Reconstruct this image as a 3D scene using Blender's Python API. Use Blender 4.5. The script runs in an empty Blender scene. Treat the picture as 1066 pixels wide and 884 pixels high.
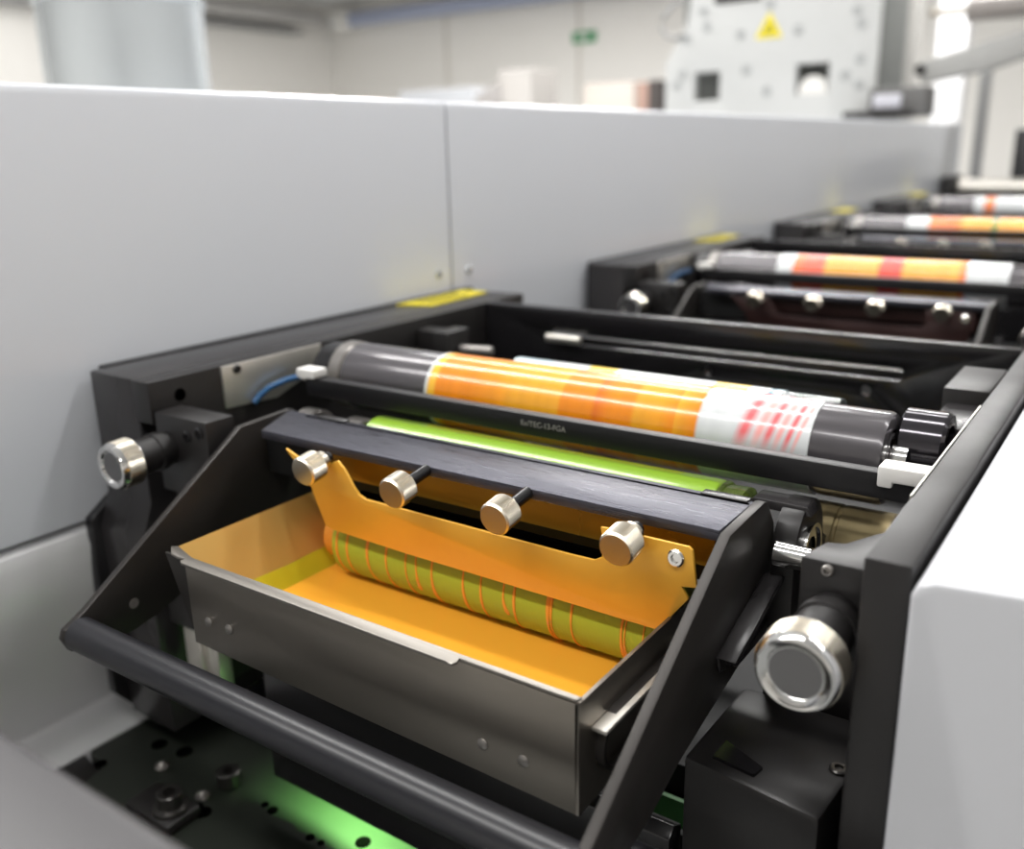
import bpy, bmesh, math, random
from mathutils import Vector, Matrix
from mathutils.geometry import tessellate_polygon
random.seed(7)
PI = math.pi
# ------------------------------------------------------------------ units
# everything is measured in U (1 U = 0.15 m) from the camera position, then scaled
S = 0.15
EYE = 1.30
def W(x, y, z): return Vector((x*S, y*S, z*S + EYE))
SC = bpy.context.scene
COL = SC.collection
# ------------------------------------------------------------------ camera
right = Vector((0.82029675, 0.57150284, -0.02231036))
down = Vector((0.144384, -0.24466864, -0.95879639))
fwd = Vector((-0.5534135, 0.7832763, -0.28321675))
cd = bpy.data.cameras.new('camera'); cam = bpy.data.objects.new('camera', cd); COL.objects.link(cam)
up = -down
m = Matrix((( right.x, up.x, -fwd.x, 0), (right.y, up.y, -fwd.y, 0), (right.z, up.z, -fwd.z, 0), (0,0,0,1)))
cam.matrix_world = Matrix.Translation(W(0,0,0)) @ m
cd.sensor_fit = 'HORIZONTAL'; cd.sensor_width = 36.0
cd.lens = 967.65/1066*36
cd.clip_start = 0.01; cd.clip_end = 100
cd.dof.use_dof = True; cd.dof.focus_distance = 3.15*S; cd.dof.aperture_fstop = 5.0
SC.camera = cam
# ------------------------------------------------------------------ light
w = bpy.data.worlds.new('world'); SC.world = w; w.use_nodes = True
w.node_tree.nodes['Background'].inputs[0].default_value = (0.95, 0.97, 1.0, 1)
w.node_tree.nodes['Background'].inputs[1].default_value = 0.55
SC.view_settings.view_transform = 'Standard'; SC.view_settings.look = 'None'
SC.view_settings.gamma = 1; SC.view_settings.use_curve_mapping = False
SC.view_settings.exposure = 0.0
CEIL = 11.0
def ceiling_tube(x, y, lx, ly, power, col=(1, .985, .965)):
    ld = bpy.data.lights.new('ceiling_lamp', 'AREA'); ld.shape = 'RECTANGLE'
    ld.size = lx*S; ld.size_y = ly*S; ld.energy = power; ld.color = col
    o = bpy.data.objects.new('ceiling_lamp', ld); COL.objects.link(o)
    o.location = W(x, y, CEIL-1.2); return o
LAMPS = [(-8, -4, 14, .9), (-8, 5, 14, .9), (-8, 14, 14, .9), (-8, 26, 14, .9), (-26, 5, 14, .9), (-26, 24, 14, .9), (6, -4, 10, .9), (6, 8, 10, .9), (-26, 38, 20, 5),(-46, 30, 14, .9)]
for l in LAMPS: ceiling_tube(*l, 15 if l[0] < -40 else 92 if l[1] > 20 or l[0] < -20 else 14 if l[0] > 0 else 30)
gl = bpy.data.lights.new('green_glow_lamp', 'AREA'); gl.shape = 'RECTANGLE'; gl.size = .5*S; gl.size_y = .12*S; gl.energy = .75; gl.spread = 2.0; gl.color = (.4, 1, .28)  # unseen green lamp, added for the glow on the base plate
go = bpy.data.objects.new('green_glow_lamp', gl); COL.objects.link(go); go.location = W(-2.75, 2.62, -2.62)
# ------------------------------------------------------------------ materials
def lin(c):
    c = c/255; return c/12.92 if c <= .04045 else ((c+.055)/1.055)**2.4
def C3(r, g, b): return (lin(r), lin(g), lin(b), 1)
MATS = {}
def mat(name, col, rough=.5, metal=0, spec=.5, coat=0, bump=0, bscale=40, stretch=(1,1,1), var=0, trans=0, emit=0):
    if name in MATS: return MATS[name]
    M = bpy.data.materials.new(name); M.use_nodes = True; nt = M.node_tree; b = nt.nodes['Principled BSDF']
    b.inputs['Base Color'].default_value = col; b.inputs['Roughness'].default_value = rough
    b.inputs['Metallic'].default_value = metal; b.inputs['Specular IOR Level'].default_value = spec
    b.inputs['Coat Weight'].default_value = coat; b.inputs['Coat Roughness'].default_value = .06
    b.inputs['Transmission Weight'].default_value = trans
    if emit: b.inputs['Emission Color'].default_value = col; b.inputs['Emission Strength'].default_value = emit
    tc = nt.nodes.new('ShaderNodeTexCoord'); mp = nt.nodes.new('ShaderNodeMapping')
    mp.inputs['Scale'].default_value = stretch
    nt.links.new(tc.outputs['Object'], mp.inputs[0])
    no = nt.nodes.new('ShaderNodeTexNoise'); no.inputs['Scale'].default_value = bscale; no.inputs['Detail'].default_value = 5
    nt.links.new(mp.outputs[0], no.inputs['Vector'])
    if bump:
        bn = nt.nodes.new('ShaderNodeBump'); bn.inputs['Strength'].default_value = bump; bn.inputs['Distance'].default_value = .002
        nt.links.new(no.outputs[0], bn.inputs['Height']); nt.links.new(bn.outputs[0], b.inputs['Normal'])
    if var:
        mr = nt.nodes.new('ShaderNodeMapRange'); mr.inputs[1].default_value = .3; mr.inputs[2].default_value = .7
        mr.inputs[3].default_value = max(0, rough-var); mr.inputs[4].default_value = rough+var
        nt.links.new(no.outputs[0], mr.inputs[0]); nt.links.new(mr.outputs[0], b.inputs['Roughness'])
        mx = nt.nodes.new('ShaderNodeMixRGB'); mx.inputs[1].default_value = tuple(c*(1-var*1.2) for c in col[:3])+(1,)
        mx.inputs[2].default_value = tuple(min(1, c*(1+var*1.2)) for c in col[:3])+(1,)
        nt.links.new(no.outputs[0], mx.inputs[0]); nt.links.new(mx.outputs[0], b.inputs['Base Color'])
    MATS[name] = M; return M
WHITE = mat('white_enamel', C3(222, 222, 223), .28, coat=.15)
PANEL = mat('cover_enamel', C3(217, 220, 226), .22)
BLACK = mat('black_anodised', C3(30, 28, 28), .42, var=.08, bscale=14, bump=.03)
BLACKG = mat('black_gloss', C3(26, 25, 27), .2)
SATIN = mat('black_satin_tube', C3(34, 34, 38), .33, bump=.05, bscale=90)
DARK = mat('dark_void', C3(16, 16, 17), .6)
HOUS = mat('grey_black_paint', C3(46, 44, 45), .27, bump=.05, bscale=200)
BRUSH = mat('brushed_black_aluminium', C3(78, 78, 87), .34, metal=.7, var=.12, bscale=30, stretch=(1.5, 40, 40), bump=.15)
PLATE = mat('dark_steel_plate', C3(56, 53, 51), .4, metal=.5, var=.1, bscale=10, bump=.04)
STEEL = mat('stainless_tray', C3(134, 128, 120), .36, metal=.9, var=.05, bscale=9, stretch=(1, 14, 14))
STEELIN = mat('stainless_inner', C3(224, 186, 108), .48, metal=.6, var=.03, bscale=6)
CHROME = mat('chrome', C3(225, 224, 222), .13, metal=1)
NICKEL = mat('knurled_nickel', C3(222, 214, 198), .24, metal=1)
ALU = mat('bright_aluminium', C3(214, 210, 202), .38, metal=.7, var=.08, bscale=20)
GREYR = mat('grey_roller', C3(92, 89, 92), .24, metal=.35, coat=.3)
GREYL = mat('light_grey_ring', C3(150, 146, 142), .3, metal=.7)
WPLAS = mat('white_plastic', C3(236, 234, 230), .4)
SCREW = mat('screw_steel', C3(96, 94, 92), .28, metal=.9)
HOLE = mat('hole_black', C3(3, 3, 3), .9, spec=0)
BRASS = mat('brushed_brass_roller', C3(190, 172, 130), .32, metal=.8, var=.08, bscale=14, stretch=(8, .2, .2))
YEL = mat('yellow_label', C3(238, 220, 40), .45)
BLUE = mat('blue_hose', C3(28, 84, 132), .35)
GREENP = mat('green_pcb', C3(86, 150, 86), .5)
REDBR = mat('dark_red_metal', C3(128, 52, 44), .4)
BASEP = mat('blackened_base_plate', C3(44, 48, 42), .42, metal=.3, var=.06, bscale=6)
GALV = mat('galvanised_steel', C3(222, 228, 232), .24, metal=.7, var=.04, bscale=5)
CABG = mat('light_grey_machine_paint', C3(200, 201, 200), .45)
MIDG = mat('mid_grey_paint', C3(150, 150, 150), .45)
ROOMW = mat('room_wall_paint', C3(246, 243, 238), .8)
CEILM = mat('ceiling_paint', C3(235, 235, 235), .9)
FLOORM = mat('floor_resin', C3(170, 172, 172), .35, var=.03, bscale=2)
PIPEB = mat('blue_grey_pipe', C3(168, 176, 200), .4)
EXITG = mat('exit_sign_green', C3(40, 150, 90), .5)
INK = mat('wet_orange_ink', C3(246, 173, 56), .16, bump=.02, bscale=6, coat=.3)
INKD = mat('ink_drip', C3(240, 158, 62), .3)
WIPER = mat('ink_filmed_wiper_plate', C3(237, 178, 64), .34, metal=.2, var=.04, bscale=9)
WIPEB = mat('ink_stained_back_plate', C3(176, 132, 44), .3, metal=.6, var=.1, bscale=7)
GREEN = mat('green_roller_sleeve', C3(146, 186, 58), .22, coat=.4)
GREENE = mat('clear_green_film', C3(190, 214, 120), .08, trans=.85)
OLIVE = mat('olive_ink_roller', C3(166, 182, 56), .42, bump=.2, bscale=60, stretch=(18, .3, .3))
TEXTM = mat('engraved_grey_text', C3(150, 146, 142), .5)
FILM = mat('clear_film', C3(225, 232, 232), .05, trans=.92)

def node_ramp_x(M, x0, x1, stops, coordnode=None):
    pass
def print_mat(name, stops, marks=(), soft=.0):
    """coat-glossy printed sleeve: colour bands along the roller (object X, metres), with inky variation"""
    M = bpy.data.materials.new(name); M.use_nodes = True; nt = M.node_tree; N = nt.nodes; L = nt.links
    b = N['Principled BSDF']; b.inputs['Roughness'].default_value = .22; b.inputs['Coat Weight'].default_value = .35; b.inputs['Coat Roughness'].default_value = .05
    tc = N.new('ShaderNodeTexCoord'); sp = N.new('ShaderNodeSeparateXYZ'); L.new(tc.outputs['Object'], sp.inputs[0])
    no = N.new('ShaderNodeTexNoise'); no.inputs['Scale'].default_value = 70; no.inputs['Detail'].default_value = 3; L.new(tc.outputs['Object'], no.inputs['Vector'])
    ma = N.new('ShaderNodeMath'); ma.operation = 'MULTIPLY_ADD'; ma.inputs[1].default_value = soft; L.new(no.outputs[0], ma.inputs[0]); L.new(sp.outputs[0], ma.inputs[2])
    mr = N.new('ShaderNodeMapRange'); x0 = stops[0][0]; x1 = stops[-1][0]
    mr.inputs[1].default_value = x0*S; mr.inputs[2].default_value = x1*S; L.new(ma.outputs[0], mr.inputs[0])
    r = N.new('ShaderNodeValToRGB'); e = r.color_ramp.elements
    while len(e) > 1: e.remove(e[-1])
    first = True
    for x, c in stops:
        t = (x-x0)/(x1-x0)
        if first: e[0].position = t; e[0].color = C3(*c); first = False
        else: k = e.new(t); k.color = C3(*c)
    L.new(mr.outputs[0], r.inputs[0])
    out = r.outputs[0]
    # smear marks: (x centre, half width, theta centre, half theta, colour)
    for (mx_, hw, zc, hz, c) in marks:
        def band(src, cen, half, edge):
            s = N.new('ShaderNodeMath'); s.operation = 'SUBTRACT'; L.new(src, s.inputs[0]); s.inputs[1].default_value = cen
            a = N.new('ShaderNodeMath'); a.operation = 'ABSOLUTE'; L.new(s.outputs[0], a.inputs[0])
            q = N.new('ShaderNodeMapRange'); q.inputs[1].default_value = half-edge; q.inputs[2].default_value = half+edge
            q.inputs[3].default_value = 1; q.inputs[4].default_value = 0; L.new(a.outputs[0], q.inputs[0]); return q.outputs[0]
        # lean the mark slightly along its length
        ln = N.new('ShaderNodeMath'); ln.operation = 'MULTIPLY_ADD'; ln.inputs[1].default_value = -.25; L.new(sp.outputs[2], ln.inputs[0]); L.new(sp.outputs[0], ln.inputs[2])
        u = band(ln.outputs[0], mx_*S-.25*zc*S, hw*S, hw*S*.7); v = band(sp.outputs[2], zc*S, hz*S, hz*S*.45)
        mu = N.new('ShaderNodeMath'); mu.operation = 'MULTIPLY'; L.new(u, mu.inputs[0]); L.new(v, mu.inputs[1])
        # streaks running round the roller, only on the upper front side
        sy = N.new('ShaderNodeMath'); sy.operation = 'LESS_THAN'; L.new(sp.outputs[1], sy.inputs[0]); sy.inputs[1].default_value = .06*S
        m2 = N.new('ShaderNodeMath'); m2.operation = 'MULTIPLY'; L.new(mu.outputs[0], m2.inputs[0]); L.new(sy.outputs[0], m2.inputs[1])
        mm = N.new('ShaderNodeMixRGB'); L.new(m2.outputs[0], mm.inputs[0]); L.new(out, mm.inputs[1]); mm.inputs[2].default_value = C3(*c); out = mm.outputs[0]
    # faint tone variation of the ink film
    n2 = N.new('ShaderNodeTexNoise'); n2.inputs['Scale'].default_value = 16; mp = N.new('ShaderNodeMapping'); mp.inputs['Scale'].default_value = (6, .6, .6)
    L.new(tc.outputs['Object'], mp.inputs[0]); L.new(mp.outputs[0], n2.inputs['Vector'])
    hv = N.new('ShaderNodeHueSaturation'); q = N.new('ShaderNodeMapRange'); q.inputs[1].default_value = .3; q.inputs[2].default_value = .7; q.inputs[3].default_value = .93; q.inputs[4].default_value = 1.04
    L.new(n2.outputs[0], q.inputs[0]); L.new(q.outputs[0], hv.inputs['Value']); L.new(out, hv.inputs['Color']); L.new(hv.outputs[0], b.inputs['Base Color'])
    return M
def hard(x, a, b, d=.004): return [(x-d, a), (x+d, b)]
# ------------------------------------------------------------------ mesh helpers (U space)
def box(bm, x0, x1, y0, y1, z0, z1, bev=0, seg=2):
    t = bmesh.new(); bmesh.ops.create_cube(t, size=1)
    for v in t.verts: v.co = Vector(((x0+x1)/2+v.co.x*(x1-x0), (y0+y1)/2+v.co.y*(y1-y0), (z0+z1)/2+v.co.z*(z1-z0)))
    if bev: bmesh.ops.bevel(t, geom=t.edges[:], offset=bev, segments=seg, affect='EDGES', profile=.5)
    merge(bm, t); return bm
def merge(bm, t, M=None):
    if M is not None: bmesh.ops.transform(t, matrix=M, verts=t.verts)
    me = bpy.data.meshes.new('tmp'); t.to_mesh(me); t.free(); bm.from_mesh(me); bpy.data.meshes.remove(me)
def lathe(bm, prof, p, axis, seg=48, knurl=None, kd=.018):
    """prof: list (distance along axis, radius); p origin; axis vector"""
    a = Vector(axis).normalized(); u = a.orthogonal().normalized(); v = a.cross(u)
    if abs(a.x) > .99: u = Vector((0, 0, 1)); v = a.cross(u)
    p = Vector(p); rings = []
    for k, (d, r) in enumerate(prof):
        if r <= 1e-6: rings.append([bm.verts.new(p+a*d)]); continue
        ring = []
        for i in range(seg):
            th = 2*PI*i/seg; rr = r
            if knurl and knurl[0] <= k <= knurl[1]: rr = r*(1+(kd if i % 2 else -kd))
            ring.append(bm.verts.new(p+a*d+(u*math.cos(th)+v*math.sin(th))*rr))
        rings.append(ring)
    for A, B in zip(rings, rings[1:]):
        if len(A) == 1 and len(B) == 1: continue
        for i in range(seg):
            j = (i+1) % seg
            if len(A) == 1: bm.faces.new((A[0], B[i], B[j]))
            elif len(B) == 1: bm.faces.new((A[i], B[0], A[j]))
            else: bm.faces.new((A[i], B[i], B[j], A[j]))
    return bm
def cyl(bm, p, axis, r, L, bev=.008, seg=48):
    return lathe(bm, [(0, 0), (0, r-bev), (bev, r), (L-bev, r), (L, r-bev), (L, 0)], p, axis, seg)
def tube(bm, pts, r, seg=16):
    pts = [Vector(q) for q in pts]; rings = []
    up_ = Vector((0, 0, 1))
    for i, q in enumerate(pts):
        d = (pts[min(i+1, len(pts)-1)]-pts[max(i-1, 0)]).normalized()
        u = d.cross(up_); u = u.normalized() if u.length > .05 else Vector((1, 0, 0)); v = u.cross(d)
        rings.append([bm.verts.new(q+(u*math.cos(2*PI*k/seg)+v*math.sin(2*PI*k/seg))*r) for k in range(seg)])
    for A, B in zip(rings, rings[1:]):
        for k in range(seg): bm.faces.new((A[k], B[k], B[(k+1) % seg], A[(k+1) % seg]))
    bm.faces.new(rings[0]); bm.faces.new(rings[-1]); return bm
def prism(bm, outer, holes, f0, f1, bev=0):
    """outer/holes: 2D points; f0,f1 map (a,b)->Vector for the two faces"""
    loops = [outer]+list(holes); t = bmesh.new()
    tris = tessellate_polygon([[Vector((a, b, 0)) for a, b in l] for l in loops])
    flat = [q for l in loops for q in l]
    A = [t.verts.new(f0(*q)) for q in flat]; B = [t.verts.new(f1(*q)) for q in flat]
    for tr in tris:
        t.faces.new([A[i] for i in tr]); t.faces.new([B[i] for i in reversed(tr)])
    k = 0
    for l in loops:
        n = len(l)
        for i in range(n):
            j = (i+1) % n; t.faces.new((A[k+i], A[k+j], B[k+j], B[k+i]))
        k += n
    bmesh.ops.recalc_face_normals(t, faces=t.faces)
    bmesh.ops.dissolve_limit(t, angle_limit=.01, verts=t.verts, edges=t.edges)
    if bev:
        ed = [e for e in t.edges if len(e.link_faces) == 2 and e.calc_face_angle() > .6]
        bmesh.ops.bevel(t, geom=ed, offset=bev, segments=2, affect='EDGES', profile=.5)
    merge(bm, t); return bm
def prism_x(bm, outer, x0, x1, holes=(), bev=0): return prism(bm, outer, holes, lambda a, b: Vector((x0, a, b)), lambda a, b: Vector((x1, a, b)), bev)
def prism_y(bm, outer, y0, y1, holes=(), bev=0): return prism(bm, outer, holes, lambda a, b: Vector((a, y0, b)), lambda a, b: Vector((a, y1, b)), bev)
def prism_z(bm, outer, z0, z1, holes=(), bev=0): return prism(bm, outer, holes, lambda a, b: Vector((a, b, z0)), lambda a, b: Vector((a, b, z1)), bev)
def stadium(a0, a1, b, r, n=10):
    q = [(a1-r+r*math.cos(t), b+r*math.sin(t)) for t in [(-PI/2+PI*i/n) for i in range(n+1)]]
    return q+[(a0+r+r*math.cos(t), b+r*math.sin(t)) for t in [(PI/2+PI*i/n) for i in range(n+1)]]
def circ(a, b, r, n=20): return [(a+r*math.cos(2*PI*i/n), b+r*math.sin(2*PI*i/n)) for i in range(n)]
def BM(): return bmesh.new()
def bgp(px, py, y):
    d = Vector(((px-533)/967.65, (py-442)/967.65, 1)); r = right*d.x+down*d.y+fwd; return r*(y/r.y)
# ------------------------------------------------------------------ scene tree
ORG = {}
def thing(name, label, cat, at=(0, 0, 0), group=None):
    o = bpy.data.objects.new(name, None); COL.objects.link(o); o.empty_display_size = .02
    o.location = W(*at); ORG[o] = Vector(at); o['label'] = label; o['category'] = cat
    if group: o['group'] = group
    return o
def obj(name, bm, mt, parent=None, org=None, smooth=True, label=None):
    """links a mesh; verts given in U space; org = the U point that becomes its origin"""
    if org is None:
        if parent is not None and ORG.get(parent) is not None: org = ORG[parent]
        else: org = Vector((0, 0, 0))
    org = Vector(org)
    bmesh.ops.recalc_face_normals(bm, faces=bm.faces)
    for v in bm.verts: v.co = (v.co-org)*S
    me = bpy.data.meshes.new(name); bm.to_mesh(me); bm.free()
    if smooth:
        for p in me.polygons: p.use_smooth = True
        try: me.set_sharp_from_angle(angle=math.radians(35))
        except Exception: pass
    me.materials.append(mt)
    o = bpy.data.objects.new(name, me); COL.objects.link(o); ORG[o] = org
    if parent is not None:
        o.parent = parent; po = ORG[parent]; o.location = (org-po)*S
    else: o.location = W(*org)
    if label: o['label'] = label
    return o
def single(name, bm, mt, label, cat, org=(0, 0, 0), group=None, kind=None):
    o = obj(name, bm, mt, None, org); o['label'] = label; o['category'] = cat
    if group: o['group'] = group
    if kind: o['kind'] = kind
    return o
def struct(name, bm, mt, org=(0, 0, 0)):
    o = obj(name, bm, mt, None, org); o['kind'] = 'structure'; return o
def dup(root, off, label=None, mats=None, skip=()):
    def rec(o, par):
        c = o.copy(); COL.objects.link(c); ORG[c] = ORG[o]
        base = o.name.split('.')[0]
        if par is not None:
            c.parent = par; c.matrix_parent_inverse = o.matrix_parent_inverse.copy()
        if mats and base in mats and c.data is not None:
            c.data = c.data.copy(); c.data.materials[0] = mats[base]
        for ch in [k for k in KIDS.get(o, [])]:
            if ch.name.split('.')[0] in skip: continue
            rec(ch, c)
        return c
    KIDS = {}
    for k in COL.objects:
        if k.parent is not None: KIDS.setdefault(k.parent, []).append(k)
    c = rec(root, None); c.location = root.location+Vector(off)*S
    if label: c['label'] = label
    return c
def screw(parent, p, axis, r=.02, name='screw', head=.012, mt=None, sock=True):
    p = Vector(p); a = Vector(axis).normalized(); bm = BM()
    prof = [(-.01, r), (head*.6, r), (head, r*.8), (head, r*.5), (head*.2, r*.45), (head*.2, 0)]
    lathe(bm, prof, p, a, 24); return obj(name, bm, mt or SCREW, parent)
def hole(parent, p, axis, r=.02, name='hole'):
    bm = BM(); lathe(bm, [(0, r*1.25), (.004, r*1.2), (.0045, r), (.001, 0)], Vector(p), Vector(axis), 20); return obj(name, bm, HOLE, parent)

# ================================================================== STRUCTURE
struct('floor', box(BM(), -66, 24, -22, 60, -8.9, -8.67), FLOORM)
struct('ceiling', box(BM(), -66, 24, -22, 60, CEIL, CEIL+.3), CEILM)
struct('wall_back', box(BM(), -66, 24, 56, 56.6, -8.67, CEIL), ROOMW)
struct('wall_left', box(BM(), -56.6, -56, -22, 56, -8.67, CEIL), ROOMW)
struct('wall_right', box(BM(), 24, 24.6, -22, 56, -8.67, CEIL), ROOMW)
struct('wall_front', box(BM(), -56, 24, -22.6, -22, -8.67, CEIL), ROOMW)
for i, xs in enumerate((-44.5, -33.5, -22, -11)):
    struct('trim_%d' % (i+1), box(BM(), xs-.08, xs+.08, 55.9, 56, -8.67, CEIL), mat('joint_grey', C3(214, 208, 200), .7))
# ------------------------------------------------------------------ white enclosure panels beside the press
def cover_panel(y0, y1, label, z1=.345, mt=PANEL):
    g = .012
    t = thing('cover_panel', label, 'machine panel', (-4.6, (y0+y1)/2, -8.67), 'upright white cover panels along the press')
    bm = BM(); prof = [(-4.37, -1.775), (-4.37, z1-.05), (-4.385, z1-.015), (-4.42, z1), (-4.95, z1), (-4.99, z1-.02), (-5.0, z1-.06), (-5.0, -8.67), (-4.9, -8.67), (-4.9, -1.775)]
    prism(bm, prof, (), lambda a, b: Vector((a, y0+g, b)), lambda a, b: Vector((a, y1-g, b)))
    obj('panel', bm, mt, t)
    return t
P1 = cover_panel(-3.5, 5.455, 'large white enamelled cover panel rising behind the nearest print station')
P2 = cover_panel(5.455, 15.2, 'second white cover panel, right of the vertical seam, behind the middle stations')
P3 = cover_panel(15.2, 24.6, 'farthest white cover panel, beside the distant end of the press')
for p in ((-4.37, 5.30, -.86), (-4.37, 5.66, -.87)):
    screw(P1 if p[1] < 5.455 else P2, p, (1, 0, 0), .032, mt=GALV)
t = thing('skirt_panel', 'white lower skirt panel with rounded top edge below the seam at far left', 'machine panel', (-4.6, 0, -8.67))
prof = [(-4.88, -1.80), (-4.42, -1.80), (-4.36, -1.83), (-4.335, -1.9), (-4.37, -2.2), (-4.62, -2.8), (-4.76, -3.03), (-4.74, -3.05), (-4.40, -3.06), (-4.40, -3.14), (-4.85, -3.14), (-4.85, -2.9)]
bm = BM(); prism(bm, prof, (), lambda a, b: Vector((a, -3.0, b)), lambda a, b: Vector((a, 2.6, b))); obj('skirt', bm, WHITE, t)
bm = BM(); box(bm, -4.84, -4.5, -2.9, 2.5, -8.67, -3.14); obj('plinth', bm, MIDG, t)
# white cover on the operator side (right)
t = thing('side_cover', 'bright white side cover with rounded edge filling the right of the press', 'machine panel', (.6, 3, -8.67))
bm = BM(); prof = [(-.392, -8.67), (-.392, -1.05), (-.378, -1.015), (-.34, -1.0), (1.6, -.86), (1.6, -8.67)]
prism(bm, prof, (), lambda a, b: Vector((a, 2.19, b)), lambda a, b: Vector((a, 30.0, b)), bev=.02); obj('cover', bm, mat('side_cover_paint', C3(197, 198, 202), .4), t)

# ================================================================== ONE PRINT STATION
PITCH = 4.87
ROOTS = []
def reg(o): ROOTS.append(o); return o
# ---- frame
fr = reg(thing('station_frame', 'black frame of the nearest print station with yellow label on top', 'machine frame', (-2.2, 4, -3.0), 'black print station frames'))
bm = BM(); prism_x(bm, [(2.555, -.995), (2.55, -1.63), (2.36, -1.757), (2.345, -2.14), (2.34, -2.75), (2.52, -2.99), (5.6, -2.99), (5.62, -.99)], -4.36, -4.30, bev=.008); obj('wall_flange', bm, BLACKG, fr)
bm = BM(); prism_x(bm, [(2.47, -1.0), (2.47, -1.63), (2.40, -1.80), (2.42, -2.9), (5.56, -2.9), (5.56, -1.0)], -4.30, -3.93, bev=.012); obj('side_housing', bm, HOUS, fr)
bm = BM(); prism_x(bm, [(2.455, -1.0), (2.455, -1.20), (2.62, -1.28), (2.62, -2.7), (5.56, -2.7), (5.56, -1.0)], -3.93, -3.80, bev=.006); obj('inner_side_plate', bm, BLACK, fr)
bm = BM(); prism_z(bm, [(-4.28, 4.72), (-4.03, 4.80), (-4.07, 5.48), (-4.29, 5.48)], -.9995, -.993); lb = obj('warning_label', bm, YEL, fr)
bm = BM()
for k in range(6): box(bm, -4.25+.032*k, -4.238+.032*k, 4.86, 5.36-.05*(k % 3), -.993, -.9915)
obj('label_print', bm, mat('label_ink', C3(90, 84, 20), .6), lb)
# right rail
bm = BM(); box(bm, -.52, -.402, 2.255, 7.118, -2.6, -1.0, .01); obj('side_rail', bm, BLACK, fr)
bm = BM(); box(bm, -.521, -.515, 2.75, 3.9, -1.03, -.996); obj('rail_edge_strip', bm, ALU, fr)
# rear cross plate with slot
bm = BM(); prism_y(bm, [(-3.86, -1.0), (-.53, -1.0), (-.53, -1.9), (-3.86, -1.9)], 5.10, 5.17, [stadium(-3.30, -1.06, -1.19, .035), circ(-2.17, -1.30, .03), circ(-1.25, -1.30, .03)], bev=.005); obj('cross_plate', bm, BLACKG, fr)
bm = BM(); box(bm, -3.4, -.95, 5.19, 5.24, -1.28, -1.19, .005); obj('slot_backing', bm, HOUS, fr)
bm = BM(); cyl(bm, (-3.28, 5.06, -1.185), (1, 0, 0), .028, .26); obj('slot_pin', bm, ALU, fr)
bm = BM(); box(bm, -3.79, -.53, 3.25, 5.1, -2.75, -2.6); obj('bottom_plate', bm, DARK, fr)
# aluminium plate with hose on the inner left wall
bm = BM(); prism_x(bm, [(2.865, -1.005), (3.54, -1.005), (3.52, -1.13), (3.2, -1.235), (2.87, -1.22)], -3.80, -3.785, bev=.003); ap = obj('bearing_cover_plate', bm, ALU, fr)
screw(ap, (-3.785, 2.955, -1.03), (1, 0, 0), .024)
bm = BM(); tube(bm, [(-3.76, 3.02, -1.22), (-3.75, 3.06, -1.185), (-3.74, 3.12, -1.155), (-3.72, 3.22, -1.135), (-3.70, 3.34, -1.13)], .016); obj('hose', bm, BLUE, fr, label='blue pneumatic hose')
hole(fr, (-3.797, 2.62, -1.09), (1, 0, 0), .025)
# rear bearing brackets and cross bits
bm = BM(); box(bm, -3.8, -3.55, 4.35, 4.48, -1.35, -1.06, .01); box(bm, -3.62, -3.5, 4.3, 4.52, -1.5, -1.05, .012); obj('bearing_bracket', bm, BLACK, fr)
bm = BM(); cyl(bm, (-3.5, 4.42, -1.17), (1, .2, 0), .03, .22); obj('bracket_pin', bm, GREYL, fr)
bm = BM(); prism_x(bm, [(4.15, -1.0), (4.62, -1.0), (4.62, -1.2), (4.52, -1.2), (4.52, -1.06), (4.24, -1.06), (4.24, -1.25), (4.15, -1.25)], -.70, -.521, bev=.008); obj('bearing_bracket', bm, BLACK, fr)
bm = BM(); box(bm, -.68, -.521, 3.75, 4.15, -1.13, -1.06, .01); obj('rail_step', bm, HOUS, fr)
# ---- micrometer knobs
def micrometer(x, label, e=.04, rs=1.0):
    t = reg(thing('adjusting_knob', label, 'knob', (x, 2.46, -1.3), 'large silver adjusting knobs of the print stations'))
    A = (0, -1, -.04); P0 = (x, 2.45, -1.30)
    bm = BM(); lathe(bm, [(-.02, 0), (-.02, .08), (.03, .08), (.033, .09), (.07, .09), (.073, .082), (.13+e, .082), (.13+e, 0)], P0, A, 48); obj('barrel', bm, BLACK, t)
    bm = BM(); lathe(bm, [(.125+e, 0), (.125+e, .09), (.135+e, .104*rs), (.14+e, .108*rs), (.225+e, .108*rs), (.247+e, .098*rs), (.250+e, .092*rs), (.246+e, .078*rs), (.236+e, .070*rs), (.232+e, 0)], P0, A, 96); c = obj('knob_cap', bm, CHROME, t)
    bm = BM(); lathe(bm, [(.142+e, .107*rs), (.144+e, .1095*rs), (.222+e, .1095*rs), (.224+e, .107*rs)], P0, A, 220, knurl=(1, 2), kd=.007); obj('knurled_grip', bm, NICKEL, c)
    bm = BM(); lathe(bm, [(.231+e, .069*rs), (.238+e, .067*rs), (.238+e, 0)], P0, A, 64); obj('face_reflection_disc', bm, mat('steel_face_dark_reflection', C3(120, 118, 118), .22, metal=.9), c)  # darker disc colour paints in a dark reflection on the knob face
    return t
kl = micrometer(-3.71, 'silver adjusting knob on the left of the nearest station')
kr = micrometer(-.635, 'large silver adjusting knob nearest the camera, at lower right', .075, 1.06)
bm = BM(); box(bm, -3.79, -3.41, 2.46, 2.62, -1.52, -1.135, .012); lbk = obj('knob_block', bm, BLACK, fr)
for p in ((-3.55, 2.46, -1.22), (-3.46, 2.46, -1.19), (-3.47, 2.46, -1.38)): screw(lbk, p, (0, -1, 0), .028, mt=BLACKG)
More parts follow.
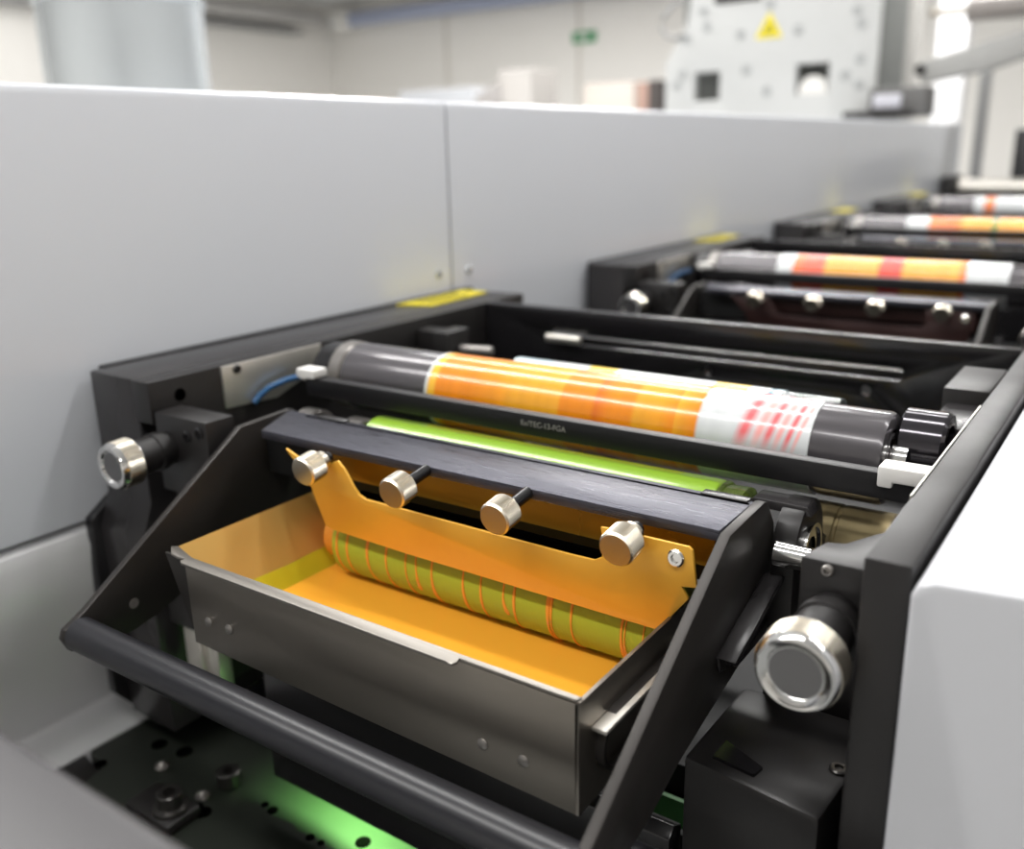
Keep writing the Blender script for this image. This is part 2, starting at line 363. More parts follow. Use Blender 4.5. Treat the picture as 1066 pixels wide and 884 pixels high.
bm = BM(); prism_z(bm, [(-.74, 2.46), (-.52, 2.46), (-.52, 2.86), (-.60, 2.74), (-.66, 2.62), (-.71, 2.60)], -1.42, -1.13, bev=.01); rbk = obj('knob_block', bm, BLACK, fr)
screw(rbk, (-.66, 2.46, -1.155), (0, -1, 0), .018, mt=GREYL)
# ---- inking unit (side plates, beam, wiper plate, thumb screws, handle bar)
un = reg(thing('doctor_unit', 'black pivoting doctor unit of the nearest station with handle bar and thumb screws', 'machine unit', (-2.2, 2.2, -1.8), 'doctor units of the print stations'))
plate = [(2.585, -1.172), (2.885, -1.16), (2.91, -1.168), (2.99, -1.27), (3.02, -1.45), (3.0, -1.70), (2.72, -1.70), (2.45, -1.755), (2.25, -1.80), (2.06, -1.87), (1.92, -1.895), (1.72, -1.885), (1.66, -1.86), (1.635, -1.80), (1.65, -1.765), (1.74, -1.72)]
for (x0, x1) in ((-3.36, -3.325), (-1.035, -.998)):
    bm = BM(); prism_x(bm, plate, x0, x1, bev=.005); sp_ = obj('side_plate', bm, PLATE, un)
    if x0 < -2: screw(sp_, (x1, 1.95, -1.775), (1, 0, 0), .022, mt=GREYL, head=.003)
bm = BM(); lathe(bm, [(0, 0), (0, .06), (.008, .068), (2.30, .068), (2.30, 0)], (-3.325, 1.705, -1.80), (1, 0, 0), 48); obj('handle_bar', bm, SATIN, un)
bm = BM(); prism_z(bm, [(-3.19, 2.587), (-1.036, 2.587), (-1.036, 2.885), (-3.324, 2.885), (-3.324, 2.86)], -1.205, -1.165, bev=.004); bmn = obj('cross_beam', bm, BRUSH, un)
bm = BM(); box(bm, -3.18, -1.04, 2.845, 2.85, -1.166, -1.162); obj('groove', bm, HOLE, bmn)
for x in (-3.12, -1.22): bm = BM(); box(bm, x, x+.17, 2.852, 2.90, -1.19, -1.158, .004); obj('end_clip', bm, HOUS, bmn)
bm = BM(); box(bm, -3.32, -1.04, 2.72, 2.88, -1.42, -1.206); obj('beam_web', bm, DARK, un)
k = .969; yb = 2.52
G = [(-3.057, -1.234), (-2.98, -1.262), (-2.80, -1.262), (-2.74, -1.236), (-2.70, -1.27), (-2.657, -1.335), (-2.63, -1.365), (-2.593, -1.379), (-1.60, -1.388), (-1.50, -1.386), (-1.469, -1.368), (-1.462, -1.32), (-1.474, -1.255), (-1.42, -1.252), (-1.304, -1.252), (-1.145, -1.252), (-1.132, -1.262), (-1.112, -1.392), (-1.167, -1.400), (-1.141, -1.440), (-1.25, -1.585), (-1.8, -1.580), (-2.376, -1.574), (-2.80, -1.562), (-2.844, -1.552), (-2.923, -1.369)]
G = [(a*k, b*k) for a, b in G]
bm = BM(); tl = .12
prism(bm, G, (), lambda a, b: Vector((a, yb+(b+1.3)*tl*-.0, b)), lambda a, b: Vector((a, yb+.012, b)), bev=.002); wp = obj('wiper_plate', bm, WIPER, un, label='orange ink-covered wiper plate')
bm = BM(); box(bm, -2.93, -1.08, 2.66, 2.68, -1.335, -1.20); obj('back_plate', bm, WIPEB, un, label='brownish orange stained back plate')
bm = BM(); box(bm, -2.62, -1.42, 2.60, 2.62, -1.40, -1.350); obj('gap_shade_strip', bm, HOLE, un)  # black strip paints in the shade between wiper plate and back plate
screw(wp, (-1.187*k, yb, -1.301*k), (0, -1, .1), .03, mt=CHROME)
ax = Vector((0, -.985, -.15)).normalized()
for i, x in enumerate((-2.684, -2.216, -1.749, -1.280)):
    c = Vector((x*1.008-.004, 2.42, -1.208))
    bm = BM(); e = .11 if i in (0, 3) else .172
    lathe(bm, [(0, 0), (0, .024), (e, .024), (e, 0)], c, -ax, 20); ts = obj('thumb_screw', bm, BLACKG, un)
    bm = BM(); lathe(bm, [(-.042, 0), (-.042, .057), (-.037, .061), (.036, .061), (.044, .055), (.044, 0)], c, ax, 140, knurl=(2, 3), kd=.017); obj('knurled_head', bm, NICKEL, ts, label='knurled nickel head')
    if i in (0, 3):
        bm = BM(); lathe(bm, [(.05, 0), (.05, .042), (.075, .042), (.075, 0)], c, -ax, 30); obj('washer', bm, NICKEL, ts)
bm = BM(); prism_x(bm, [(2.95, -1.44), (2.90, -1.43), (2.50, -1.56), (2.52, -1.62), (2.66, -1.66), (3.03, -1.62)], -.997, -.985, bev=.003); ob = obj('outer_bracket', bm, HOUS, un)
bm = BM(); prism_x(bm, [(2.95, -1.44), (2.90, -1.43), (2.50, -1.56), (2.52, -1.585), (2.92, -1.455)], -.997, -.93, bev=.003); obj('bracket_flange', bm, HOUS, ob)
for p in ((-.985, 2.93, -1.48), (-.985, 2.72, -1.58)): hole(ob, p, (1, 0, 0), .015)
# ---- ink tray
tr = reg(thing('ink_tray', 'open stainless steel ink tray of the nearest station', 'tray', (-2.09, 2.4, -1.82), 'ink trays of the print stations'))
YF = 1.93; ZT = -1.465; ZB = -1.815
XL, XR = -3.02, -1.16; XLi, XRi = -2.885, -1.20; YB = 3.0
bm = BM(); prism_y(bm, [(-2.905, ZT), (-2.90, ZB), (XR-.01, ZB-.03), (XR, ZT-.012)], YF, YF+.018, bev=.002)
obj('front_wall', bm, STEEL, tr)
def sheet(bm, q, n, th):
    n = Vector(n).normalized()*th; a = [bm.verts.new(Vector(p)) for p in q]; b = [bm.verts.new(Vector(p)+n) for p in q]
    bm.faces.new(a); bm.faces.new(list(reversed(b)))
    for i in range(len(q)): j = (i+1) % len(q); bm.faces.new((a[i], b[i], b[j], a[j]))
# left end wall
bm = BM(); sheet(bm, [(-3.03, 1.975, ZT), (-3.03, YB, ZT), (-2.885, YB, -1.775), (-2.885, YF+.018, -1.775), (-3.025, YF+.04, -1.476)], (-1, 0, -.5), .012); obj('end_wall', bm, STEELIN, tr, label='left end wall wet with ink')
def rayw(px, py, off=.004):
    d = Vector(((px-533)/967.65, (py-442)/967.65, 1)); r = right*d.x+down*d.y+fwd
    # end wall plane: x = -2.885 - .468 (z + 1.775)
    return r*((-2.885+off-.468*1.775)/(r.x+.468*r.z))
bm = BM(); sheet(bm, [tuple(rayw(*p)) for p in ((262, 604), (300, 588), (325, 575), (347, 565), (352, 578), (352, 592), (306, 614), (280, 632))], (1, 0, .5), .003); obj('dried_ink', bm, mat('olive_yellow_ink', C3(206, 196, 44), .35, var=.06, bscale=14), tr, label='olive yellow ink residue')
# right end wall
bm = BM(); sheet(bm, [(XR, YF, ZT-.01), (XR, YB, ZT-.01), (XR, YB, ZB), (XR, YF, ZB-.03)], (-1, 0, 0), .012); obj('end_wall', bm, STEEL, tr)
bm = BM(); box(bm, -2.9, XR-.012, YF+.018, YB, ZB, ZB+.012); obj('tray_floor', bm, STEEL, tr)
bm = BM(); box(bm, -2.9, XR-.012, YB-.012, YB, ZB, ZB+.2); obj('back_wall', bm, STEEL, tr)
# folded rim (lip) with its hook ends
L1 = [(-3.045, 1.975), (-2.99, 1.935), (-2.94, 1.925), (-2.895, 1.93), (-2.90, 1.91), (-2.88, 1.898), (-1.60, 1.89), (-1.575, 1.885), (-1.567, 1.905), (-1.575, 1.925), (-1.24, 1.925), (-1.165, 1.927), (-1.157, 1.945), (-1.5, 1.945), (-2.88, 1.95), (-3.02, 1.99)]
bm = BM(); prism_z(bm, L1, -1.470, -1.460, bev=.001); obj('rim', bm, mat('rim_steel', C3(150, 145, 138), .36, metal=.85), tr, label='bright folded front rim')
bm = BM(); prism_y(bm, [(-3.03, -1.468), (-2.905, -1.47), (-2.895, -1.79), (-2.93, -1.72)], 1.936, 1.946); obj('corner_gusset', bm, PLATE, tr)
for x, z in ((-2.80, -1.70), (-2.68, -1.695), (-1.50, -1.735), (-1.35, -1.735)):
    bm = BM(); lathe(bm, [(0, .02), (.004, .019), (.008, .012), (.009, 0)], (x, YF, z), (0, -1, 0), 20); obj('rivet', bm, GREYL, tr)
# bent handle on the right end
bm = BM(); q = stadium(2.02, 2.62, -1.68, .10, 12); qi = stadium(2.035, 2.605, -1.68, .088, 12); prism_x(bm, q, XR, XR+.03, [qi]); obj('end_handle', bm, PLATE, tr)
bm = BM(); box(bm, XR, XR+.05, 2.0, 2.6, -1.60, -1.585, .004); obj('support_strip', bm, ALU, tr)
# ---- ink
ik = reg(single('ink_pool', BM(), INK, 'pool of wet orange ink in the nearest tray', 'ink', (-2.09, 2.4, -1.77), 'ink pools in the trays'))
bm = BM(); box(bm, -2.884, XRi+.026, YF+.02, YB-.015, -1.80, -1.77)
bmesh.ops.translate(bm, verts=bm.verts, vec=(2.09, -2.4, 1.77)); bmesh.ops.scale(bm, verts=bm.verts, vec=(S, S, S)); bm.to_mesh(ik.data); bm.free()
# ---- fountain roller
RY, RZ, RR = 2.72, -1.62, .165
ro = reg(thing('fountain_roller', 'olive green ribbed roller turning in the orange ink tray', 'roller', (-2.0, RY, RZ-RR), 'fountain rollers in the ink trays'))
bm = BM(); lathe(bm, [(0, 0), (0, RR-.01), (.01, RR), (1.56, RR), (1.56, 0)], (-2.775, RY, RZ), (1, 0, 0), 96); rb = obj('roller_body', bm, OLIVE, ro)
bm = BM(); cyl(bm, (-2.87, RY, RZ), (1, 0, 0), .12, .094); obj('inky_end', bm, INKD, ro, label='orange ink-coated roller end')
random.seed(11)
drips = [(-2.735, .007, 1), (-2.675, .006, 1), (-2.56, .009, 1), (-2.455, .007, 1), (-2.35, .006, 1), (-2.30, .012, .62), (-2.215, .010, 1), (-2.06, .008, 1), (-1.975, .006, 1), (-1.87, .012, .55), (-1.82, .007, 1), (-1.67, .011, 1), (-1.655, .006, 1), (-1.57, .007, 1), (-1.365, .011, 1), (-1.35, .006, 1), (-1.28, .006, 1)]
for (x, hw, ln) in drips:
    bm = BM(); n = 26; prev = None; a0 = math.radians(60); a1 = a0+(math.radians(190)-a0)*(ln if ln == 1 else ln*.72)
    sl = random.uniform(.005, .03)
    for i in range(n+1):
        f = i/n; a = a0+(a1-a0)*f   # angle measured from +z towards -y... 
        wv = hw*(.8+.3*math.sin(f*9+x*7))
        if ln < 1: wv = hw*(.35+.9*max(0, f-.45)**1.2*2) if f < .93 else hw*.7
        elif f > .8: wv *= 1+.8*(f-.8)/.2
        xc = x+sl*f*f+.004*math.sin(f*5+x*3); r2 = RR+.004
        y = RY-math.sin(a)*r2; z = RZ+math.cos(a)*r2
        cur = [bm.verts.new((xc-wv, RY-math.sin(a)*(RR-.004), RZ+math.cos(a)*(RR-.004))), bm.verts.new((xc-wv*.6, y, z)), bm.verts.new((xc+wv*.6, y, z)), bm.verts.new((xc+wv, RY-math.sin(a)*(RR-.004), RZ+math.cos(a)*(RR-.004)))]
        if prev:
            for j in range(3): bm.faces.new((prev[j], prev[j+1], cur[j+1], cur[j]))
        prev = cur
    obj('ink_drip', bm, INKD, rb, label='thin orange ink drip')
# ---- green sleeve roller
gr = reg(thing('green_roller', 'glossy lime green roller behind the brushed beam', 'roller', (-2.1, 3.1, -1.5), 'green rollers of the print stations'))
bm = BM(); lathe(bm, [(0, 0), (0, .145), (.01, .157), (1.74, .157), (1.75, .15), (1.75, 0)], (-3.0, 3.12, -1.365), (1, 0, 0), 80); obj('sleeve', bm, GREEN, gr)
bm = BM(); lathe(bm, [(1.752, .0), (1.752, .15), (1.762, .157), (1.772, .15), (1.772, .145), (1.85, .147), (1.86, .13), (1.86, 0)], (-3.0, 3.12, -1.365), (1, 0, 0), 80); obj('end_film', bm, GREENE, gr, label='translucent pale green end')
bm = BM(); cyl(bm, (-3.41, 3.12, -1.365), (1, 0, 0), .085, .24); cyl(bm, (-3.18, 3.12, -1.365), (1, 0, 0), .13, .12); cyl(bm, (-3.50, 3.12, -1.365), (1, 0, 0), .13, .11); obj('journal', bm, GREYL, gr)
# ---- print cylinder
PY, PZ, PR = 3.5, -1.14, .178
OR1 = (244, 142, 22); OR2 = (246, 170, 44); OR3 = (236, 118, 28); WH = (216, 219, 220); PK = (246, 186, 170)
X0, X1 = -2.865, -1.0
st1 = [(-2.865, WH)]+hard(-2.845, WH, (250, 190, 60))+hard(-2.80, (250, 190, 60), OR1)+[(-2.6, OR1), (-2.42, (249, 158, 30)), (-2.35, OR2)]+[(-2.15, OR2)]+hard(-2.10, OR2, OR1)+[(-1.98, OR1)]+hard(-1.93, OR1, OR3, .012)+[(-1.85, OR1)]+hard(-1.74, OR1, OR2, .01)+[(-1.62, (249, 164, 34))]+hard(-1.55, OR1, OR2)+hard(-1.452, OR1, WH, .003)+[(-1.0, WH)]
RED = (240, 112, 116); PNK = (246, 172, 168)
marks = [(-1.245, .022, .12, .085, RED), (-1.185, .016, .12, .08, PNK), (-1.145, .014, .12, .08, RED), (-1.105, .011, .12, .08, PNK), (-1.068, .010, .12, .085, RED), (-1.035, .007, .12, .08, PNK)]
pc = reg(thing('print_cylinder', 'large grey print cylinder with shiny orange and white printed sleeve, nearest station', 'roller', (0, PY, PZ), 'print cylinders carrying printed sleeves'))
bm = BM(); lathe(bm, [(0, 0), (0, PR-.006), (.005, PR), (2.68, PR), (2.695, PR-.008), (2.70, PR-.03), (2.70, .115), (2.685, .11), (2.685, .10), (2.70, .098), (2.70, .085), (2.68, .08), (2.68, .06), (2.71, .055), (2.71, 0)], (-3.44, PY, PZ), (1, 0, 0), 96); obj('cylinder_body', bm, GREYR, pc)
bm = BM(); lathe(bm, [(-2.865, PR+.0005), (-2.863, PR+.006), (-1.002, PR+.006), (-1.0, PR+.0005)], (0, PY, PZ), (1, 0, 0), 128); sl_ = obj('printed_sleeve', bm, print_mat('print_orange_white', st1, marks, soft=.0), pc, label='orange and white printed sleeve with red smears')
bm = BM(); lathe(bm, [(0, .08), (0, PR-.01), (.01, PR+.004), (.08, PR+.004), (.09, PR-.01), (.09, .08)], (-3.535, PY, PZ), (1, 0, 0), 72); obj('end_ring', bm, GREYL, pc)
bm = BM(); lathe(bm, [(0, .06), (0, PR-.03), (.01, PR-.015), (.11, PR-.015), (.12, PR-.03), (.12, .06)], (-3.665, PY, PZ), (1, 0, 0), 72); obj('end_collar', bm, BLACKG, pc)
bm = BM(); lathe(bm, [(0, 0), (0, .062), (3.02, .062), (3.03, 0)], (-3.7, PY, PZ), (1, 0, 0), 40); obj('shaft', bm, CHROME, pc)
# ---- spool
so = reg(thing('support_roller', 'glossy dark support wheel between the print cylinder and the right rail', 'wheel', (-.6, 3.66, -1.2), 'support wheels beside the right rail'))
bm = BM(); lathe(bm, [(0, 0), (0, .06), (.004, .128), (.012, .137), (.155, .137), (.168, .127), (.168, .09), (.15, .088), (.15, 0)], (-.735, 3.62, -1.105), (1, 0, 0), 64); obj('roller_rim', bm, mat('dark_polished_wheel', C3(70, 68, 72), .12, metal=.8), so)
# ---- rear roller with web
bk = reg(thing('impression_roller', 'rear roller wrapped in white and yellow printed web behind the print cylinder', 'roller', (0, 3.93, -1.15), 'rear rollers wrapped in web'))
YW = (250, 214, 60); TL = (60, 120, 140); LB = (190, 208, 216)
st2 = [(-2.8, LB)]+hard(-2.5, LB, WH)+hard(-2.28, WH, YW)+hard(-2.12, YW, WH)+hard(-1.62, WH, YW)+hard(-1.45, YW, WH)+hard(-1.36, WH, TL)+hard(-1.33, TL, LB)+[(-1.06, LB)]
bm = BM(); lathe(bm, [(-2.72, 0), (-2.72, .13), (-1.30, .13), (-1.30, 0)], (0, 3.92, -1.172), (1, 0, 0), 72); obj('wrapped_web', bm, print_mat('print_white_yellow', st2), bk)
bm = BM(); lathe(bm, [(-1.30, .126), (-1.052, .126), (-1.05, .122), (-1.30, .122)], (0, 3.92, -1.172), (1, 0, 0), 72); obj('clear_film_end', bm, FILM, bk)
bm = BM(); lathe(bm, [(-3.35, 0), (-3.35, .06), (-.95, .06), (-.95, 0)], (0, 3.92, -1.172), (1, 0, 0), 32); obj('shaft', bm, BLACKG, bk)
bm = BM(); lathe(bm, [(-2.84, 0), (-2.84, .09), (-2.725, .09), (-2.725, 0)], (0, 3.92, -1.172), (1, 0, 0), 48); obj('end_disc', bm, GREYL, bk)
# ---- guide bar
gb = reg(thing('guide_bar', 'thin black cross bar with small printed code in front of the print cylinder', 'bar', (-2.1, 3.14, -1.1), 'cross bars in front of the print cylinders'))
bm = BM(); box(bm, -3.48, -.53, 3.13, 3.19, -1.168, -1.074, .006); obj('bar', bm, BLACKG if False else mat('bar_black', C3(24, 23, 25), .42, bump=.08, bscale=20), gb)
tcu = bpy.data.curves.new('code', 'FONT'); tcu.body = 'Ex/TEC-13-FGA'; tcu.size = .034*S; tcu.extrude = .0001
to = bpy.data.objects.new('tmp', tcu); COL.objects.link(to); bpy.context.view_layer.update()
me = bpy.data.meshes.new_from_object(to.evaluated_get(bpy.context.evaluated_depsgraph_get())); COL.objects.unlink(to); bpy.data.objects.remove(to)
me.transform(Matrix.Rotation(PI/2, 4, 'X')); me.materials.append(TEXTM)
tx = bpy.data.objects.new('printed_code', me); COL.objects.link(tx); tx.parent = gb; tx.location = (Vector((-2.165, 3.128, -1.125))-ORG[gb])*S; ORG[tx] = Vector((-2.165, 3.128, -1.125))
def wblock(x0, x1):
    bm = BM(); prism_y(bm, [(x0, -1.045), (x1, -1.045), (x1, -1.10), (x0+.05, -1.10), (x0+.05, -1.12), (x0, -1.12)] if x0 > -2 else [(x0, -1.03), (x1, -1.03), (x1, -1.072), (x1-.07, -1.072), (x1-.07, -1.09), (x0, -1.072)], 3.115, 3.21, bev=.008)
    obj('end_block', bm, WPLAS, gb, label='white plastic end block')
wblock(-.70, -.53); wblock(-3.53, -3.40)
# ---- brass roller and bearing, shaft
br = reg(thing('metal_roller', 'brushed brass-coloured roller low between the bearing block and right rail', 'roller', (-.8, 3.35, -1.6), 'brushed metal rollers by the right rail'))
bm = BM(); lathe(bm, [(0, 0), (0, .13), (.01, .14), (.1, .14), (.105, .135), (.115, .135), (.12, .14), (.30, .14), (.31, .13), (.31, 0)], (-.99, 3.42, -1.47), (1, 0, 0), 64); obj('roller_body', bm, BRASS, br)
bm = BM(); lathe(bm, [(0, 0), (0, .03), (.46, .03), (.46, 0)], (-.99, 3.42, -1.47), (1, 0, 0), 24); obj('shaft', bm, CHROME, br)
be = reg(thing('bearing_block', 'black arched bearing block with chrome shaft behind the right side plate', 'bearing', (-.93, 3.1, -1.5), 'arched bearing blocks'))
arch = [(2.93, -2.55), (2.93, -1.36)]+[(3.09-.155*math.cos(t), -1.36+.16*math.sin(t)) for t in [PI*i/14 for i in range(1, 14)]]+[(3.245, -1.36), (3.27, -1.40), (3.38, -1.42), (3.38, -1.5), (3.245, -1.62), (3.245, -2.55)]
bm = BM(); prism_x(bm, arch, -.985, -.90, bev=.008); bb = obj('block', bm, BLACK, be)
bm = BM(); box(bm, -.9, -.53, 3.0, 3.24, -2.58, -1.66, .01); obj('dark_infill', bm, BLACK, be)  # black box added to keep the opening under the bearing dark
bm = BM(); prism_y(bm, [(-1.12, -1.24), (-1.09, -1.205), (-.9, -1.205), (-.88, -1.24)], 3.02, 3.12, bev=.005); obj('cap', bm, HOUS, be)
bm = BM(); lathe(bm, [(0, .05), (0, .10), (.02, .10), (.02, .085), (.012, .08), (.012, .05)], (-.90, 3.07, -1.38), (1, 0, 0), 48); obj('bearing_ring', bm, CHROME, be)
bm = BM(); lathe(bm, [(-.02, 0), (-.02, .043), (.10, .043), (.10, .036), (.33, .036), (.33, 0)], (-.93, 2.885, -1.335), (1, 0, 0), 40); obj('shaft', bm, CHROME, be)

# ================================================================== REPEAT STATIONS
st_b = [(-2.95, WH), (-2.865, WH)]+hard(-2.72, WH, (240, 120, 60))+[(-2.6, (238, 92, 50)), (-2.5, (240, 88, 46))]+hard(-2.44, (240, 88, 46), OR2, .02)+[(-2.05, OR2)]+hard(-1.99, OR2, (232, 66, 40), .01)+hard(-1.80, (232, 66, 40), OR2, .02)+[(-1.45, OR2)]+hard(-1.36, OR2, OR3, .01)+hard(-1.31, OR3, WH, .004)+[(-1.0, WH)]
GN = (60, 140, 50)
st_c = [(-2.95, WH)]+hard(-2.60, WH, (246, 130, 60), .01)+[(-2.3, OR3)]+hard(-2.2, OR1, OR2)+hard(-1.86, OR2, GN, .01)+hard(-1.80, GN, OR2, .01)+hard(-1.12, OR2, GN, .01)+hard(-1.04, GN, OR2, .01)+[(-1.0, OR2)]
st_d = [(-2.95, WH)]+hard(-2.7, WH, OR3, .01)+hard(-2.55, OR3, WH)+hard(-2.0, WH, GN, .02)+hard(-1.85, GN, YW, .02)+hard(-1.2, YW, WH)+[(-1.0, WH)]
PM = {1: print_mat('print_orange_red', st_b), 2: print_mat('print_orange_green', st_c), 3: print_mat('print_white_mixed', st_d)}
where = {1: 'second', 2: 'third', 3: 'fourth'}
desc = {
 'station_frame': 'black frame of the %s print station from the camera',
 'adjusting_knob': 'small blurred silver adjusting knob at the %s side of the %s station',
 'doctor_unit': 'dark doctor unit with thumb screws on the %s station from the camera',
 'ink_tray': 'steel ink tray of the %s station, mostly hidden behind the station before it',
 'ink_pool': 'ink pool in the tray of the %s station',
 'fountain_roller': 'fountain roller in the tray of the %s station',
 'green_roller': 'green roller of the %s station behind its dark beam',
 'print_cylinder': '', 'support_roller': 'dark support wheel beside the rail of the %s station',
 'impression_roller': 'rear web-wrapped roller of the %s station', 'guide_bar': 'black cross bar before the print cylinder of the %s station',
 'metal_roller': 'brushed metal roller of the %s station', 'bearing_block': 'black bearing block of the %s station'}
pcl = {1: 'blurred print cylinder with orange, red and white bands on the second station', 2: 'distant print cylinder with orange blocks parted by green stripes', 3: 'farthest print cylinder with white, orange and green bands'}
REDM = {'wiper_plate': mat('dark_red_metal_plate', C3(46, 22, 20), .5), 'back_plate': mat('dark_red_brown', C3(40, 20, 18), .4)}
for n in (1, 2, 3):
    for o in list(ROOTS):
        b = o.name.split('.')[0]
        if b in ('ink_tray', 'ink_pool', 'fountain_roller', 'green_roller', 'metal_roller', 'bearing_block', 'support_roller'): continue
        if n == 3 and b in ('guide_bar', 'impression_roller'): continue
        if n >= 2 and b in ('impression_roller',): continue
        mats = dict(REDM)
        if b == 'print_cylinder': mats = {'printed_sleeve': PM[n]}; lab = pcl[n]
        elif b == 'adjusting_knob': lab = desc[b] % ('left' if o is kl else 'right', where[n])
        else: lab = desc[b] % where[n]
        if b == 'adjusting_knob' and o is kr and n > 1: continue
        dup(o, (0, PITCH*n, 0), lab, mats, skip=('printed_code', 'slot_pin', 'label_print', 'hose') if n > 1 else ('printed_code',))

# ================================================================== LOWER LEFT AND RIGHT, NEAR PARTS
t = thing('base_plate', 'blackened steel base plate with bolts, lit green, below the handle bar', 'machine plate', (-2.8, 2.2, -3.05))
bm = BM(); prism_z(bm, [(-4.38, 2.19), (-4.38, 2.9), (-1.0, 2.9), (-1.0, 1.2), (-3.9, 1.2), (-4.2, 2.15)], -3.12, -3.05, bev=.012); pl = obj('plate', bm, BASEP, t)
bm = BM(); prism_z(bm, [(-4.39, 1.3), (-4.39, 2.17), (-4.19, 2.13), (-3.95, 1.3)], -3.13, -3.06, bev=.012); obj('side_strip', bm, BLACK, t)
def rayz(px, py, z):
    d = Vector(((px-533)/967.65, (py-442)/967.65, 1)); r = right*d.x+down*d.y+fwd; return r*(z/r.z)
for (px, py, r) in ((166, 775, .035), (192, 783, .035), (212, 846, .032), (105, 795, .026), (207, 840, .02), (276, 838, .016), (284, 844, .022), (323, 872, .018), (334, 878, .014), (378, 877, .03)):
    p = rayz(px, py, -3.05); hole(pl, p, (0, 0, 1), r)
for (px, py) in ((169, 798), (211, 829)):
    p = rayz(px, py, -3.045); bm = BM(); lathe(bm, [(0, .038), (.012, .034), (.03, .01), (.03, 0)], p, (0, 0, 1), 24); obj('dowel_pin', bm, GREYL, pl)
p = rayz(176, 842, -3.0); bm = BM(); box(bm, p.x-.22, p.x+.12, p.y-.1, p.y+.1, -3.05, -2.99, .02); cb = obj('clamp_block', bm, BLACK, t)
bm = BM(); lathe(bm, [(0, .085), (.02, .085), (.025, .06), (.09, .06), (.095, .055), (.095, .03), (.05, .028), (.05, 0)], (p.x+.02, p.y, -2.99), (0, 0, 1), 32); obj('cap_bolt', bm, SCREW, cb)
p = rayz(238, 808, -3.0); bm = BM(); lathe(bm, [(0, .06), (.07, .06), (.075, .05), (.075, .026), (.03, .024), (.03, 0)], (p.x, p.y, -3.04), (0, 0, 1), 32); obj('cap_bolt', bm, SCREW, pl)
# curved tank edge right of the plate
t = thing('lower_tank', 'black glossy drip guard between the ink tray and the base plate', 'machine part', (-2.3, 2.5, -2.7))
bm = BM(); prism_x(bm, [(2.42, -2.25), (2.46, -2.22), (2.52, -2.25), (2.52, -2.86), (2.46, -2.88), (2.42, -2.84)], -3.15, -1.1, bev=.006); obj('guard', bm, BLACKG, t)
t = thing('support_profile', 'grey aluminium profile under the left end of the ink tray', 'support', (-3.7, 2.5, -2.58))
bm = BM(); box(bm, -3.79, -3.66, 2.46, 2.56, -2.58, -2.25, .01); box(bm, -3.661, -3.56, 2.48, 2.56, -2.58, -2.25, .008); obj('profile', bm, ALU, t)
bm = BM(); prism(bm, [(-3.33, -2.2), (-3.25, -2.2), (-3.23, -2.6), (-3.31, -2.6)], (), lambda a, b: Vector((a+(-2.2-b)*.2, 2.62, b)), lambda a, b: Vector((a+(-2.2-b)*.2, 2.66, b))); obj('brace', bm, ALU, t)
bm = BM(); box(bm, -3.86, -3.28, 2.44, 2.60, -2.24, -1.90, .012); kb = obj('mount_block', bm, BLACK, t); hole(kb, (-3.60, 2.44, -2.08), (0, -1, 0), .03)
t = thing('gear_cover', 'black box cover below the large knob at lower right', 'machine part', (-.8, 2.6, -2.4))
bm = BM(); prism_z(bm, [(-1.06, 2.42), (-.60, 2.36), (-.56, 2.92), (-1.05, 2.92)], -2.6, -1.9, bev=.02); obj('cover', bm, BLACK, t)
bm = BM(); prism_z(bm, [(-.975, 2.46), (-.83, 2.44), (-.82, 2.49), (-.97, 2.56)], -1.92, -1.889); obj('cover_recess', bm, BLACKG, t)
screw(t, (-.62, 2.62, -1.9), (0, 0, 1), .03)
bm = BM(); lathe(bm, [(0, 0), (0, .05), (.9, .05), (.9, 0)], (-1.10, 2.05, -2.02), (1, 0, 0), 32); obj('lower_rod', bm, SATIN, t)
t = thing('circuit_board', 'small green board glimpsed below the right side plate', 'circuit board', (-1.2, 2.8, -2.6))
bm = BM(); a = bgp(676, 822, 2.94); b = bgp(716, 866, 2.94); box(bm, a.x, b.x, 2.94, 2.96, b.z, a.z); obj('board', bm, GREENP, t)
t = thing('near_cross_beam', 'blurred dark grey beam of the preceding station at the lower left corner', 'machine beam', (-2.2, .5, -1.3))
bm = BM(); box(bm, -4.2, -.55, .25, .672, -1.35, -1.0, .03, 4); obj('beam', bm, mat('near_beam_grey', C3(62, 60, 62), .4), t)
t = thing('press_base', 'black inner base of the press below the rollers', 'machine body', (-2.2, 4, -8.67))
bm = BM(); box(bm, -3.92, -.53, 3.05, 21, -8.67, -2.78); box(bm, -.52, -.4, 2.3, 2.45, -8.67, -2.62); obj('body', bm, DARK, t)
bm = BM(); box(bm, -4.3, -.6, 1.0, 3.0, -8.67, -3.16); obj('pedestal', bm, DARK, t)

# ================================================================== FAR END OF THE PRESS
t = thing('end_roller', 'pale grey roller across the far end of the press', 'roller', (-2.5, 23, -1.2))
bm = BM(); lathe(bm, [(0, 0), (0, .2), (2.9, .2), (2.9, 0)], (-4.0, 23, -1.02), (1, 0, 0), 40); obj('roller_body', bm, ALU, t)
bm = BM(); box(bm, -4.3, -4.02, 22.4, 23.4, -1.6, -.75, .05); obj('roller_bracket', bm, BLACK, t)
bm = BM(); box(bm, -1.05, -.6, 22.4, 23.4, -1.6, -.75, .05); obj('roller_bracket', bm, BLACK, t)
bm = BM(); box(bm, -4.2, -.6, 21.9, 22.2, -1.9, -1.35, .03); obj('cross_rail', bm, BLACK, t)
t = thing('black_post', 'black upright post at the far right end of the white panels', 'post', (-2.6, 25, -8.67))
bm = BM(); box(bm, -3.3, -1.6, 25, 25.5, -8.67, .2, .04); obj('post', bm, BLACKG, t)
